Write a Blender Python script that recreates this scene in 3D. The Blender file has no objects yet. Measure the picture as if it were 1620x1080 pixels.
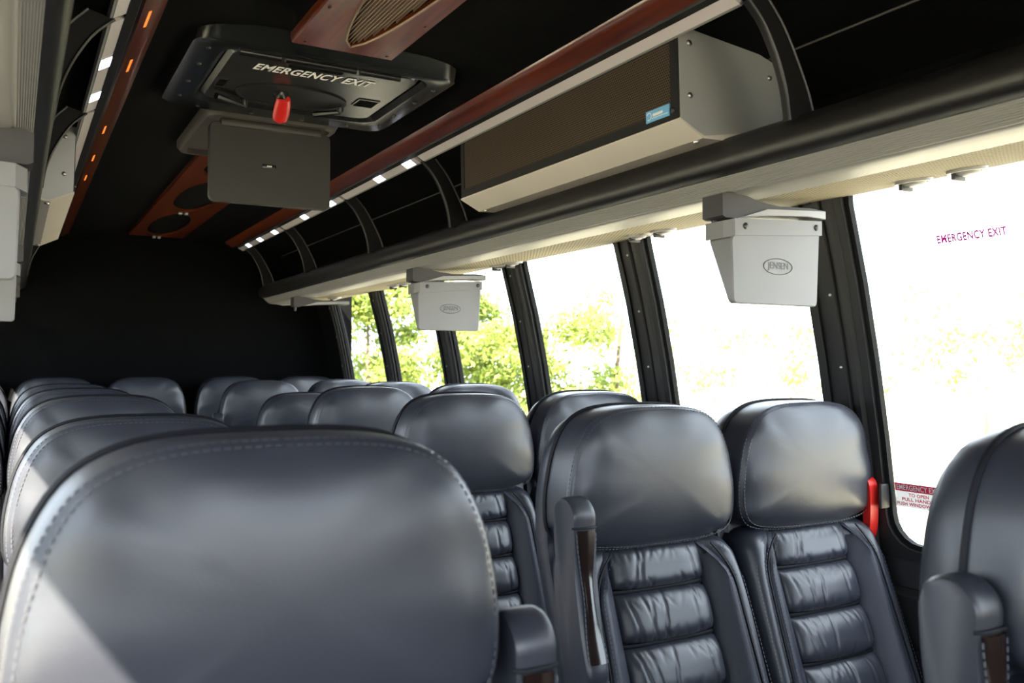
import bpy, bmesh, math, random
from mathutils import Vector, Matrix
R = math.radians
sc = bpy.context.scene
col = sc.collection
CX = 0.65                 # centre line of the coach (x to the window side, y to the rear, z up)
Y0, Y1 = -1.7, 5.47       # front and rear wall

# ------------------------------------------------------------------ camera, world, sun, exposure
cam_d = bpy.data.cameras.new('camera'); cam = bpy.data.objects.new('camera', cam_d); col.objects.link(cam)
F = 1400.0
yaw, pit = math.atan(790 / 1400.5), math.atan(37 / F)
fw = Vector((math.sin(yaw) * math.cos(pit), math.cos(yaw) * math.cos(pit), math.sin(pit)))
cam.location = (0, 0, 1.25)
cam.rotation_euler = fw.to_track_quat('-Z', 'Y').to_euler()
cam_d.sensor_width = 36; cam_d.lens = F / 1620 * 36; cam_d.clip_start = 0.02
cam_d.dof.use_dof = True; cam_d.dof.focus_distance = 2.3; cam_d.dof.aperture_fstop = 6.3
sc.camera = cam

w = bpy.data.worlds.new('world'); sc.world = w; w.use_nodes = True
bg = w.node_tree.nodes['Background']
bg.inputs[0].default_value = (0.78, 0.88, 1.0, 1); bg.inputs[1].default_value = 4.6
sun_d = bpy.data.lights.new('sun', 'SUN'); sun = bpy.data.objects.new('sun', sun_d); col.objects.link(sun)
sun_d.energy = 30; sun_d.angle = R(0.6); sun_d.color = (1, 0.88, 0.68)
sun.rotation_euler = Vector((1.0, 1.15, -1.40)).to_track_quat('-Z', 'Y').to_euler()
vs = sc.view_settings
vs.view_transform = 'Standard'; vs.look = 'None'; vs.gamma = 1; vs.use_curve_mapping = False
vs.exposure = 0.75
sc.cycles.use_denoising = True
sc.cycles.max_bounces = 10; sc.cycles.diffuse_bounces = 5; sc.cycles.transparent_max_bounces = 24
sc.cycles.sample_clamp_indirect = 8
sc.cycles.caustics_reflective = False; sc.cycles.caustics_refractive = False

# ------------------------------------------------------------------ materials
MATS = {}
def nodes(name):
    m = bpy.data.materials.new(name); m.use_nodes = True
    nt = m.node_tree; MATS[name] = m
    return m, nt, nt.nodes['Principled BSDF']
def N(nt, t, **kw):
    n = nt.nodes.new(t)
    for k, v in kw.items(): setattr(n, k, v)
    return n
def mat(name, c, rough=0.5, metal=0.0, spec=0.5, var=0.12, vscale=6, bump=0.0, bscale=400, coat=0, sheen=0, emit=None):
    m, nt, b = nodes(name); L = nt.links.new
    tc = N(nt, 'ShaderNodeTexCoord')
    n = N(nt, 'ShaderNodeTexNoise'); n.inputs['Scale'].default_value = vscale; n.inputs['Detail'].default_value = 4
    L(tc.outputs['Object'], n.inputs['Vector'])
    mx = N(nt, 'ShaderNodeMix', data_type='RGBA')
    mx.inputs[6].default_value = tuple(x * (1 - var) for x in c) + (1,); mx.inputs[7].default_value = tuple(min(1, x * (1 + var)) for x in c) + (1,)
    L(n.outputs['Fac'], mx.inputs[0]); L(mx.outputs[2], b.inputs['Base Color'])
    b.inputs['Roughness'].default_value = rough; b.inputs['Metallic'].default_value = metal
    b.inputs['Specular IOR Level'].default_value = spec
    b.inputs['Coat Weight'].default_value = coat; b.inputs['Coat Roughness'].default_value = 0.04
    if sheen: b.inputs['Sheen Weight'].default_value = sheen; b.inputs['Sheen Roughness'].default_value = 0.4
    if emit: b.inputs['Emission Color'].default_value = emit[0] + (1,); b.inputs['Emission Strength'].default_value = emit[1]
    if bump:
        n2 = N(nt, 'ShaderNodeTexNoise'); n2.inputs['Scale'].default_value = bscale; n2.inputs['Detail'].default_value = 2
        L(tc.outputs['Object'], n2.inputs['Vector'])
        bp = N(nt, 'ShaderNodeBump'); bp.inputs['Strength'].default_value = bump; bp.inputs['Distance'].default_value = 0.002
        L(n2.outputs['Fac'], bp.inputs['Height']); L(bp.outputs[0], b.inputs['Normal'])
    return m
def dotmat(name, c, hole, pitch, radius, axes, rough=0.45, metal=0.0, stagger=True):
    """perforated sheet: a staggered grid of small dark holes"""
    m, nt, b = nodes(name); L = nt.links.new
    tc = N(nt, 'ShaderNodeTexCoord'); sp = N(nt, 'ShaderNodeSeparateXYZ'); L(tc.outputs['Object'], sp.inputs[0])
    def M(op, a, bb=None):
        n = N(nt, 'ShaderNodeMath', operation=op)
        for i, v in enumerate((a, bb)):
            if v is None: continue
            if isinstance(v, (int, float)): n.inputs[i].default_value = v
            else: L(v, n.inputs[i])
        return n.outputs[0]
    p = M('DIVIDE', sp.outputs[axes[0]], pitch); q = M('DIVIDE', sp.outputs[axes[1]], pitch * 0.866)
    row = M('FLOOR', q)
    if stagger: p = M('ADD', p, M('MULTIPLY', row, 0.5))
    fx = M('SUBTRACT', M('FRACT', p), 0.5); fy = M('SUBTRACT', M('FRACT', q), 0.5)
    d = M('SQRT', M('ADD', M('MULTIPLY', fx, fx), M('MULTIPLY', fy, fy)))
    f = M('LESS_THAN', d, radius)
    mx = N(nt, 'ShaderNodeMix', data_type='RGBA')
    mx.inputs[6].default_value = c + (1,); mx.inputs[7].default_value = hole + (1,)
    L(f, mx.inputs[0]); L(mx.outputs[2], b.inputs['Base Color'])
    b.inputs['Roughness'].default_value = rough; b.inputs['Metallic'].default_value = metal; b.inputs['Specular IOR Level'].default_value = 0.12
    return m

mat('leather', (0.029, 0.0315, 0.044), 0.36, spec=0.68, var=0.15, vscale=9, bump=0.10, bscale=650)
mat('leather_perf', (0.023, 0.026, 0.042), 0.46, spec=0.5, var=0.1, bump=0.3, bscale=520)
mat('leather_edge', (0.008, 0.0085, 0.012), 0.6, spec=0.25, var=0.1)
mat('thread', (0.085, 0.087, 0.105), 0.6)
mat('inlay', (0.016, 0.008, 0.006), 0.16, spec=0.6, var=0.4, vscale=12, coat=0.5)
mat('black_plastic', (0.010, 0.010, 0.011), 0.5, spec=0.35, bump=0.1, bscale=700)
mat('hatch_plastic', (0.010, 0.011, 0.011), 0.24, spec=0.6, bump=0.05, bscale=700)
mat('black_gloss', (0.010, 0.010, 0.011), 0.25)
mat('headliner', (0.0038, 0.0040, 0.0043), 0.95, spec=0.06, var=0.4, vscale=14, sheen=0.0, bump=0.3, bscale=300)
mat('carpet', (0.012, 0.013, 0.016), 0.95, spec=0.1, var=0.3, vscale=30, bump=0.5, bscale=300)
mat('wall_panel', (0.016, 0.016, 0.018), 0.6, bump=0.2, bscale=300)
mat('window_black', (0.013, 0.013, 0.013), 0.45, spec=0.35, var=0.1)
mat('divider_plastic', (0.011, 0.011, 0.012), 0.6, spec=0.2)
mat('rubber', (0.008, 0.008, 0.008), 0.7, spec=0.15)
mat('rail', (0.008, 0.0078, 0.008), 0.40, spec=0.5, var=0.1, bump=0.12, bscale=600)
mat('aluminium', (0.27, 0.265, 0.262), 0.5, metal=0.15, spec=0.3, var=0.04)
mat('silver_plastic', (0.30, 0.295, 0.29), 0.42, metal=0.15, var=0.05)
mat('beige_metal', (0.62, 0.57, 0.52), 0.45, var=0.05)
mat('ac_metal', (0.46, 0.47, 0.47), 0.42, metal=0.35, var=0.06, vscale=3)
mat('ac_core', (0.20, 0.15, 0.11), 0.8, var=0.25, vscale=3)
mat('screw', (0.45, 0.44, 0.42), 0.3, metal=0.9)
mat('dark_screw', (0.05, 0.05, 0.05), 0.35, metal=0.6)
mat('tv_gray', (0.040, 0.0385, 0.037), 0.6, spec=0.35, var=0.06, vscale=20, bump=0.1, bscale=800)
mat('tv_trim', (0.060, 0.054, 0.049), 0.5, var=0.05)
mat('bracket_gray', (0.032, 0.030, 0.030), 0.5, var=0.05)
mat('monitor_gray', (0.19, 0.187, 0.19), 0.45, var=0.04, bump=0.03, bscale=600)
mat('monitor_side', (0.2, 0.19, 0.185), 0.5, var=0.05)
mat('emboss', (0.045, 0.044, 0.043), 0.5)
mat('white_print', (0.80, 0.80, 0.80), 0.5, var=0.03)
mat('red', (0.62, 0.018, 0.015), 0.35, var=0.08)
mat('red_print', (0.62, 0.03, 0.07), 0.5, var=0.03)
mat('magenta_print', (0.50, 0.01, 0.34), 0.5, var=0.03)
mat('blue_sticker', (0.16, 0.42, 0.72), 0.4, var=0.08)
mat('strip_white', (0.62, 0.57, 0.60), 0.4, var=0.04)
mat('led', (0.9, 0.9, 1.0), 0.4, emit=((0.85, 0.88, 1.0), 3.5))
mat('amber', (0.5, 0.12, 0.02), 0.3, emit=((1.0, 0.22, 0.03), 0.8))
mat('grille_metal', (0.30, 0.21, 0.15), 0.38, metal=0.6, var=0.12)
mat('seat_base', (0.03, 0.03, 0.03), 0.5)
mat('ground', (0.44, 0.41, 0.31), 0.9, var=0.15, vscale=0.6)
mat('bark', (0.10, 0.075, 0.05), 0.9, var=0.3)
dotmat('perforated', (0.34, 0.30, 0.22), (0.06, 0.045, 0.02), 0.0115, 0.25, ('X', 'Y'), 0.8)
dotmat('ac_mesh', (0.115, 0.088, 0.066), (0.020, 0.014, 0.010), 0.0062, 0.33, ('Y', 'Z'), 0.4, 0.4)

def wood(name, c1, c2, rough=0.12):
    m, nt, b = nodes(name); L = nt.links.new
    tc = N(nt, 'ShaderNodeTexCoord'); mp = N(nt, 'ShaderNodeMapping'); mp.inputs['Scale'].default_value = (60, 2.5, 60)
    L(tc.outputs['Object'], mp.inputs[0])
    n = N(nt, 'ShaderNodeTexNoise'); n.inputs['Scale'].default_value = 1; n.inputs['Detail'].default_value = 6; n.inputs['Distortion'].default_value = 0.6
    L(mp.outputs[0], n.inputs['Vector'])
    cr = N(nt, 'ShaderNodeValToRGB'); cr.color_ramp.elements[0].color = c1 + (1,); cr.color_ramp.elements[1].color = c2 + (1,)
    cr.color_ramp.elements[0].position = 0.3; cr.color_ramp.elements[1].position = 0.72
    L(n.outputs['Fac'], cr.inputs[0]); L(cr.outputs[0], b.inputs['Base Color'])
    b.inputs['Roughness'].default_value = 0.3; b.inputs['Coat Weight'].default_value = 0.8; b.inputs['Coat Roughness'].default_value = rough
wood('mahogany', (0.060, 0.0095, 0.003), (0.165, 0.032, 0.008))

def glass(name):
    m, nt, b = nodes(name); L = nt.links.new
    nt.nodes.remove(b); out = nt.nodes['Material Output']
    tr = N(nt, 'ShaderNodeBsdfTransparent'); tr.inputs[0].default_value = (0.97, 0.98, 0.97, 1)
    gl = N(nt, 'ShaderNodeBsdfGlossy'); gl.inputs['Roughness'].default_value = 0.02
    lw = N(nt, 'ShaderNodeLayerWeight'); pw = N(nt, 'ShaderNodeMath', operation='POWER'); pw.inputs[1].default_value = 5; L(lw.outputs['Facing'], pw.inputs[0])
    ma = N(nt, 'ShaderNodeMath', operation='MULTIPLY_ADD'); ma.inputs[1].default_value = 0.5; ma.inputs[2].default_value = 0.03; L(pw.outputs[0], ma.inputs[0])
    mx = N(nt, 'ShaderNodeMixShader'); L(ma.outputs[0], mx.inputs[0]); L(tr.outputs[0], mx.inputs[1]); L(gl.outputs[0], mx.inputs[2])
    L(mx.outputs[0], out.inputs[0])
glass('glass')
def leafmat(name, c):
    m, nt, b = nodes(name); L = nt.links.new
    out = nt.nodes['Material Output']
    g = N(nt, 'ShaderNodeNewGeometry'); cr = N(nt, 'ShaderNodeValToRGB')
    cr.color_ramp.elements[0].color = tuple(x * 0.6 for x in c) + (1,); cr.color_ramp.elements[1].color = tuple(x * 1.5 for x in c) + (1,)
    L(g.outputs['Random Per Island'], cr.inputs[0]); L(cr.outputs[0], b.inputs['Base Color'])
    b.inputs['Roughness'].default_value = 0.6
    tl = N(nt, 'ShaderNodeBsdfTranslucent'); L(cr.outputs[0], tl.inputs[0])
    mx = N(nt, 'ShaderNodeMixShader'); mx.inputs[0].default_value = 0.4
    L(b.outputs[0], mx.inputs[1]); L(tl.outputs[0], mx.inputs[2]); L(mx.outputs[0], out.inputs[0])
def paper(name, c):
    m, nt, b = nodes(name); L = nt.links.new
    b.inputs['Base Color'].default_value = c + (1,); b.inputs['Roughness'].default_value = 0.6
    n = N(nt, 'ShaderNodeTexNoise'); n.inputs['Scale'].default_value = 90
    cr = N(nt, 'ShaderNodeValToRGB'); cr.color_ramp.elements[0].color = tuple(x * 0.93 for x in c) + (1,); cr.color_ramp.elements[1].color = c + (1,)
    L(n.outputs['Fac'], cr.inputs[0]); L(cr.outputs[0], b.inputs['Base Color'])
    tl = N(nt, 'ShaderNodeBsdfTranslucent'); L(cr.outputs[0], tl.inputs[0])
    mx = N(nt, 'ShaderNodeMixShader'); mx.inputs[0].default_value = 0.13
    L(b.outputs[0], mx.inputs[1]); L(tl.outputs[0], mx.inputs[2]); L(mx.outputs[0], nt.nodes['Material Output'].inputs[0])
paper('sticker_paper', (0.82, 0.80, 0.80)); paper('sticker_red', (0.70, 0.03, 0.08))
leafmat('leaf', (0.20, 0.26, 0.05))
leafmat('leaf_pale', (0.30, 0.36, 0.10))

# ------------------------------------------------------------------ mesh helpers
def mesh(name, V, Fc, smooth=40, fix=True):
    me = bpy.data.meshes.new(name); me.from_pydata([tuple(v) for v in V], [], Fc)
    if fix:
        bm = bmesh.new(); bm.from_mesh(me)
        bmesh.ops.remove_doubles(bm, verts=bm.verts, dist=1e-6)
        bmesh.ops.recalc_face_normals(bm, faces=bm.faces); bm.to_mesh(me); bm.free()
    if smooth:
        me.polygons.foreach_set('use_smooth', [True] * len(me.polygons))
        me.set_sharp_from_angle(angle=R(smooth))
    return me
def put(name, me, m, parent=None, loc=None):
    o = bpy.data.objects.new(name, me); col.objects.link(o)
    if m and not me.materials: me.materials.append(MATS[m])
    if parent: o.parent = parent
    if loc: o.location = loc
    return o
def mk(name, VF, m, parent=None, smooth=40, loc=None):
    return put(name, mesh(name, VF[0], VF[1], smooth), m, parent, loc)
def tag(o, label, cat=None, group=None, kind=None):
    if label: o['label'] = label
    if cat: o['category'] = cat
    if group: o['group'] = group
    if kind: o['kind'] = kind
    return o
def empty(name, loc=(0, 0, 0)):
    o = bpy.data.objects.new(name, None); col.objects.link(o); o.location = loc; o.empty_display_size = 0.05
    return o
def join(*parts):
    V, Fc = [], []
    for v, f in parts:
        n = len(V); V += list(v); Fc += [tuple(i + n for i in q) for q in f]
    return V, Fc
def box(x0, x1, y0, y1, z0, z1, bev=0.0, seg=2):
    bm = bmesh.new(); bmesh.ops.create_cube(bm, size=1)
    for v in bm.verts:
        v.co = Vector(((x0 + x1) / 2 + v.co.x * (x1 - x0), (y0 + y1) / 2 + v.co.y * (y1 - y0), (z0 + z1) / 2 + v.co.z * (z1 - z0)))
    if bev: bmesh.ops.bevel(bm, geom=list(bm.edges), offset=bev, segments=seg, affect='EDGES', profile=0.5)
    V = [v.co.copy() for v in bm.verts]; bm.verts.index_update()
    Fc = [tuple(v.index for v in f.verts) for f in bm.faces]; bm.free()
    return V, Fc
def loft(rings, cap0=True, cap1=True, closed=True):
    V, Fc = [], []; n = len(rings[0])
    for r in rings: V += [tuple(p) for p in r]
    for k in range(len(rings) - 1):
        for i in range(n if closed else n - 1):
            j = (i + 1) % n
            Fc.append((k * n + i, k * n + j, (k + 1) * n + j, (k + 1) * n + i))
    if cap0: Fc.append(tuple(range(n)))
    if cap1: Fc.append(tuple((len(rings) - 1) * n + i for i in range(n)))
    return V, Fc
def ext_y(prof, ys, closed=True):           # (x,z) profile swept along y
    if len(ys) == 2: ys = list(ys)
    return loft([[(x, y, z) for x, z in prof] for y in ys], closed, closed, closed)
def ext_x(prof, x0, x1): return loft([[(x, y, z) for y, z in prof] for x in (x0, x1)])
def ext_z(prof, z0, z1): return loft([[(x, y, z) for x, y in prof] for z in (z0, z1)])
def crom(P, n, closed=True):
    """Catmull-Rom through P, n points in all"""
    out = []; m = len(P); segs = m if closed else m - 1
    for k in range(n):
        t = k * segs / (n if closed else n - 1); i = min(int(t), segs - 1); f = t - i
        g = lambda j: Vector(P[j % m]) if closed else Vector(P[max(0, min(m - 1, j))])
        a, b, c, d = g(i - 1), g(i), g(i + 1), g(i + 2)
        out.append(0.5 * ((2 * b) + (c - a) * f + (2 * a - 5 * b + 4 * c - d) * f * f + (3 * b - a - 3 * c + d) * f ** 3))
    return out
def tube(P, r, n=6, closed=False):
    P = [Vector(p) for p in P]; m = len(P); rings = []; up = None
    for i, p in enumerate(P):
        t = (P[(i + 1) % m] - P[i - 1]) if closed else (P[min(i + 1, m - 1)] - P[max(i - 1, 0)])
        t.normalize()
        if up is None:
            up = Vector((0, 0, 1)) if abs(t.z) < 0.9 else Vector((1, 0, 0))
        s = t.cross(up).normalized(); up = s.cross(t).normalized()
        rr = r(i / (m - 1)) if callable(r) else r
        rings.append([p + (s * math.cos(2 * math.pi * k / n) + up * math.sin(2 * math.pi * k / n)) * rr for k in range(n)])
    if closed: rings.append(rings[0])
    return loft(rings, not closed, not closed)
def disc(c, nrm, r, h, n=10, dome=True):
    nrm = Vector(nrm).normalized(); a = nrm.orthogonal().normalized(); b = nrm.cross(a); c = Vector(c)
    ring = lambda rr, hh: [c + nrm * hh + (a * math.cos(2 * math.pi * k / n) + b * math.sin(2 * math.pi * k / n)) * rr for k in range(n)]
    return loft([ring(r, 0), ring(r, h * 0.4), ring(r * 0.75, h * 0.85), ring(r * 0.3, h)] if dome else [ring(r, 0), ring(r, h)])
def rrect(x0, x1, y0, y1, r, n=5):
    P = []
    for cx, cy, a0 in ((x1 - r, y1 - r, 0), (x0 + r, y1 - r, 90), (x0 + r, y0 + r, 180), (x1 - r, y0 + r, 270)):
        for k in range(n + 1):
            a = R(a0 + 90 * k / n); P.append((cx + r * math.cos(a), cy + r * math.sin(a)))
    return P
def ringframe(outer, inner, f0, f1):
    """a frame between two loops with the same number of points; f0 and f1 map (a,b) to the two faces"""
    n = len(outer)
    V = [f0(*p) for p in outer] + [f0(*p) for p in inner] + [f1(*p) for p in outer] + [f1(*p) for p in inner]; Fc = []
    for i in range(n):
        j = (i + 1) % n
        Fc += [(i, j, n + j, n + i), (2 * n + i, 2 * n + j, 3 * n + j, 3 * n + i), (i, j, 2 * n + j, 2 * n + i), (n + i, n + j, 3 * n + j, 3 * n + i)]
    return V, Fc
def text(body, width, height=None, shear=0.0, bold=0.0):
    """flat letter outlines as vertices centred on (0,0)"""
    cu = bpy.data.curves.new('letters', 'FONT'); cu.body = body; cu.size = 1; cu.shear = shear; cu.offset = bold; cu.fill_mode = 'FRONT'; cu.space_character = 1.0 + 2.2 * bold; cu.resolution_u = 3
    o = bpy.data.objects.new('letters', cu); col.objects.link(o)
    me = bpy.data.meshes.new_from_object(o.evaluated_get(bpy.context.evaluated_depsgraph_get()))
    V = [v.co.copy() for v in me.vertices]; Fc = [tuple(p.vertices) for p in me.polygons]
    bpy.data.objects.remove(o); bpy.data.curves.remove(cu); bpy.data.meshes.remove(me)
    xs = [v.x for v in V]; ys = [v.y for v in V]; s = width / (max(xs) - min(xs)); sy = s if height is None else height / (max(ys) - min(ys))
    cx, cy = (max(xs) + min(xs)) / 2, (max(ys) + min(ys)) / 2
    return [((v.x - cx) * s, (v.y - cy) * sy) for v in V], Fc
def mapped(t, f): return [f(a, b) for a, b in t[0]], t[1]
def mirror(VF, left): return ([(2 * CX - v[0], v[1], v[2]) for v in VF[0]], VF[1]) if left else VF
def lerp(x, xs, ys):
    if x <= xs[0]: return ys[0]
    for i in range(len(xs) - 1):
        if x <= xs[i + 1]:
            return ys[i] + (ys[i + 1] - ys[i]) * (x - xs[i]) / (xs[i + 1] - xs[i])
    return ys[-1]
WZ = (0, 0.8, 0.96, 1.12, 1.30, 1.48, 1.633, 1.80, 1.92)
WX = (1.82, 1.815, 1.800, 1.774, 1.742, 1.702, 1.660, 1.612, 1.575)
def wx(z): return lerp(z, WZ, WX)
ZB, ZT = 0.80, 1.715       # window opening

# ------------------------------------------------------------------ setting: floor, walls, ceiling
o = mk('floor', box(-0.6, 1.9, Y0 - 0.05, Y1 + 0.05, -0.06, 0.0), 'carpet'); tag(o, 'dark carpeted floor of the coach', kind='structure')
rp = [(0, 1.984), (0.2, 1.979), (0.36, 1.960), (0.44, 1.943), (0.55, 1.925), (0.75, 1.905), (0.9, 1.875), (0.99, 1.83)]
up_ = [(CX + c, z) for c, z in rp]; prof = [(2 * CX - x, z) for x, z in reversed(up_)] + up_[1:]
cprof = prof + [(x, z + 0.05) for x, z in reversed(prof)]
o = mk('ceiling', ext_y(cprof, (Y0, Y1)), 'headliner'); tag(o, 'black fabric headliner arching over the cabin', kind='structure')
o = mk('wall_rear', ext_y([(-0.6, 0), (1.9, 0), (1.9, 2.06), (-0.6, 2.06)], (Y1, Y1 + 0.05)), 'headliner')
tag(o, 'black fabric rear wall behind the bench row', kind='structure')
PY = [1.41 + 0.737 * k for k in range(-3, 6)]           # front edge of each pillar, 0.10 wide
PWD = 0.10
WINS = [(PY[i] + PWD, PY[i + 1]) for i in range(len(PY) - 1)]
for left in (False, True):
    side = 'left' if left else 'right'
    root = empty('wall_' + side); tag(root, 'black wall panels below and above the %s side windows' % side, kind='structure')
    def sheet(z0, z1, y0, y1, t=0.03, n=8):
        zs = [z0 + (z1 - z0) * k / n for k in range(n + 1)]
        return mirror(ext_y([(wx(z), z) for z in zs] + [(wx(z) + t, z) for z in reversed(zs)], (y0, y1)), left)
    mk('lower_panel', sheet(0, ZB, Y0, Y1), 'wall_panel', root)
    mk('upper_panel', sheet(ZT, 1.90, Y0, Y1), 'headliner', root)
    mk('rear_panel', sheet(ZB, ZT, PY[-1] + PWD, Y1), 'headliner', root)
    mk('front_panel', sheet(ZB, ZT, Y0, PY[0]), 'wall_panel', root)
    mk('side_ledge', mirror(ext_y([(1.815, 0.60), (1.815, 0.735), (1.803, 0.735), (1.790, 0.72), (1.790, 0.62), (1.80, 0.60)], (Y0, Y1)), left), 'black_plastic', root)

# front wall with a broad windscreen behind the camera
root = empty('wall_front'); tag(root, 'dark front bulkhead around the windscreen', kind='structure')
mk('dash', box(-0.6, 1.9, Y0 - 0.05, Y0, 0, 0.85), 'wall_panel', root)
mk('header', box(-0.6, 1.9, Y0 - 0.05, Y0, 1.85, 2.06), 'headliner', root)
mk('post', box(-0.6, -0.42, Y0 - 0.05, Y0, 0.85, 1.85), 'wall_panel', root)
mk('post', box(1.72, 1.9, Y0 - 0.05, Y0, 0.85, 1.85), 'wall_panel', root)

# window frames, panes, pillars
wn = 0
for left in (False, True):
    for i, (a, b) in enumerate(WINS):
        wn += 1
        if left and i > 7: continue
        root = empty('window_%d' % wn, (0, 0, 0)); tag(root, 'side window with a black frame', kind='structure')
        m1 = 0.0; oy0, oy1, oz0, oz1 = a, b, ZB, ZT
        outer = rrect(oy0, oy1, oz0, oz1, 0.012); inner = rrect(oy0 + 0.022, oy1 - 0.022, oz0 + 0.024, oz1 - 0.02, 0.075)
        def dens(P, k=3):
            Q = []
            for q in range(len(P)):
                p0, p1 = P[q], P[(q + 1) % len(P)]
                for s in range(k): Q.append((p0[0] + (p1[0] - p0[0]) * s / k, p0[1] + (p1[1] - p0[1]) * s / k))
            return Q
        outer, inner = dens(outer, 4), dens(inner, 4)
        fr = ringframe(outer, inner, lambda y, z: (wx(z) - 0.014, y, z), lambda y, z: (wx(z) + 0.02, y, z))
        mk('frame', mirror(fr, left), 'window_black', root, 30)
        inner2 = dens(rrect(oy0 + 0.034, oy1 - 0.034, oz0 + 0.036, oz1 - 0.032, 0.066), 4)
        fr = ringframe(inner, inner2, lambda y, z: (wx(z) - 0.004, y, z), lambda y, z: (wx(z) + 0.012, y, z))
        mk('gasket', mirror(fr, left), 'rubber', root, 30)
        zs = [oz0 + 0.02 + (oz1 - oz0 - 0.04) * k / 14 for k in range(15)]
        g = [(wx(z) + 0.0085, z) for z in zs] + [(wx(z) + 0.0125, z) for z in reversed(zs)]
        mk('pane', mirror(ext_y(g, (oy0 + 0.02, oy1 - 0.02)), left), 'glass', root)
tn = 2
for left in (False, True):
    for i, y in enumerate(PY):
        if left and i < 3 : pass
        tn += 1
        root = empty('trim_%d' % tn); tag(root, 'black ribbed window pillar with small screws', kind='structure')
        base = [(0, 0), (0, 0.016), (0.010, 0.026), (0.022, 0.028), (0.026, 0.020), (0.034, 0.020), (0.038, 0.030), (0.058, 0.030), (0.062, 0.022), (0.068, 0.022), (0.072, 0.014), (0.10, 0.012), (0.10, 0)]
        zs = [ZB - 0.02 + (ZT + 0.04 - ZB) * k / 18 for k in range(19)]
        rings = [[(wx(z) + 0.005 - d, y + p, z) for p, d in base] for z in zs]
        mk('cover_strip', mirror(loft(rings), left), 'window_black', root, 25)
        scm = mesh('screw', *disc((0, 0, 0), (1 if left else -1, 0, 0), 0.0042, 0.003, 8))
        for k in range(5):
            z = 0.90 + 0.172 * k
            X = wx(z) - 0.025
            put('screw', scm, 'screw', root, ((2 * CX - X) if left else X, y + 0.048, z))

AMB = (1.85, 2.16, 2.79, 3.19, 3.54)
# glossy wood strips along both edges of the headliner
for left in (False, True):
    P = [(1.048, 1.952), (1.052, 1.944), (1.066, 1.936), (1.080, 1.927), (1.094, 1.922), (1.100, 1.926), (1.100, 1.945), (1.07, 1.965)]
    o = mk('trim_%d' % (2 if left else 1), mirror(ext_y(P, [Y0 + (5.2 - Y0) * k / 20 for k in range(21)]), left), 'mahogany', None, 50)
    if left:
        for yl in (AMB):  # slim emissive amber streaks added along the left wood strip
            lm = mk('amber_streak', mirror(ext_y([(1.0755, 1.9287), (1.0805, 1.9262), (1.0812, 1.928), (1.0762, 1.9305)], (yl - 0.045, yl + 0.045)), True), 'amber', o)
    tag(o, 'glossy mahogany strip along the %s edge of the headliner' % ('left' if left else 'right'), kind='structure')

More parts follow.
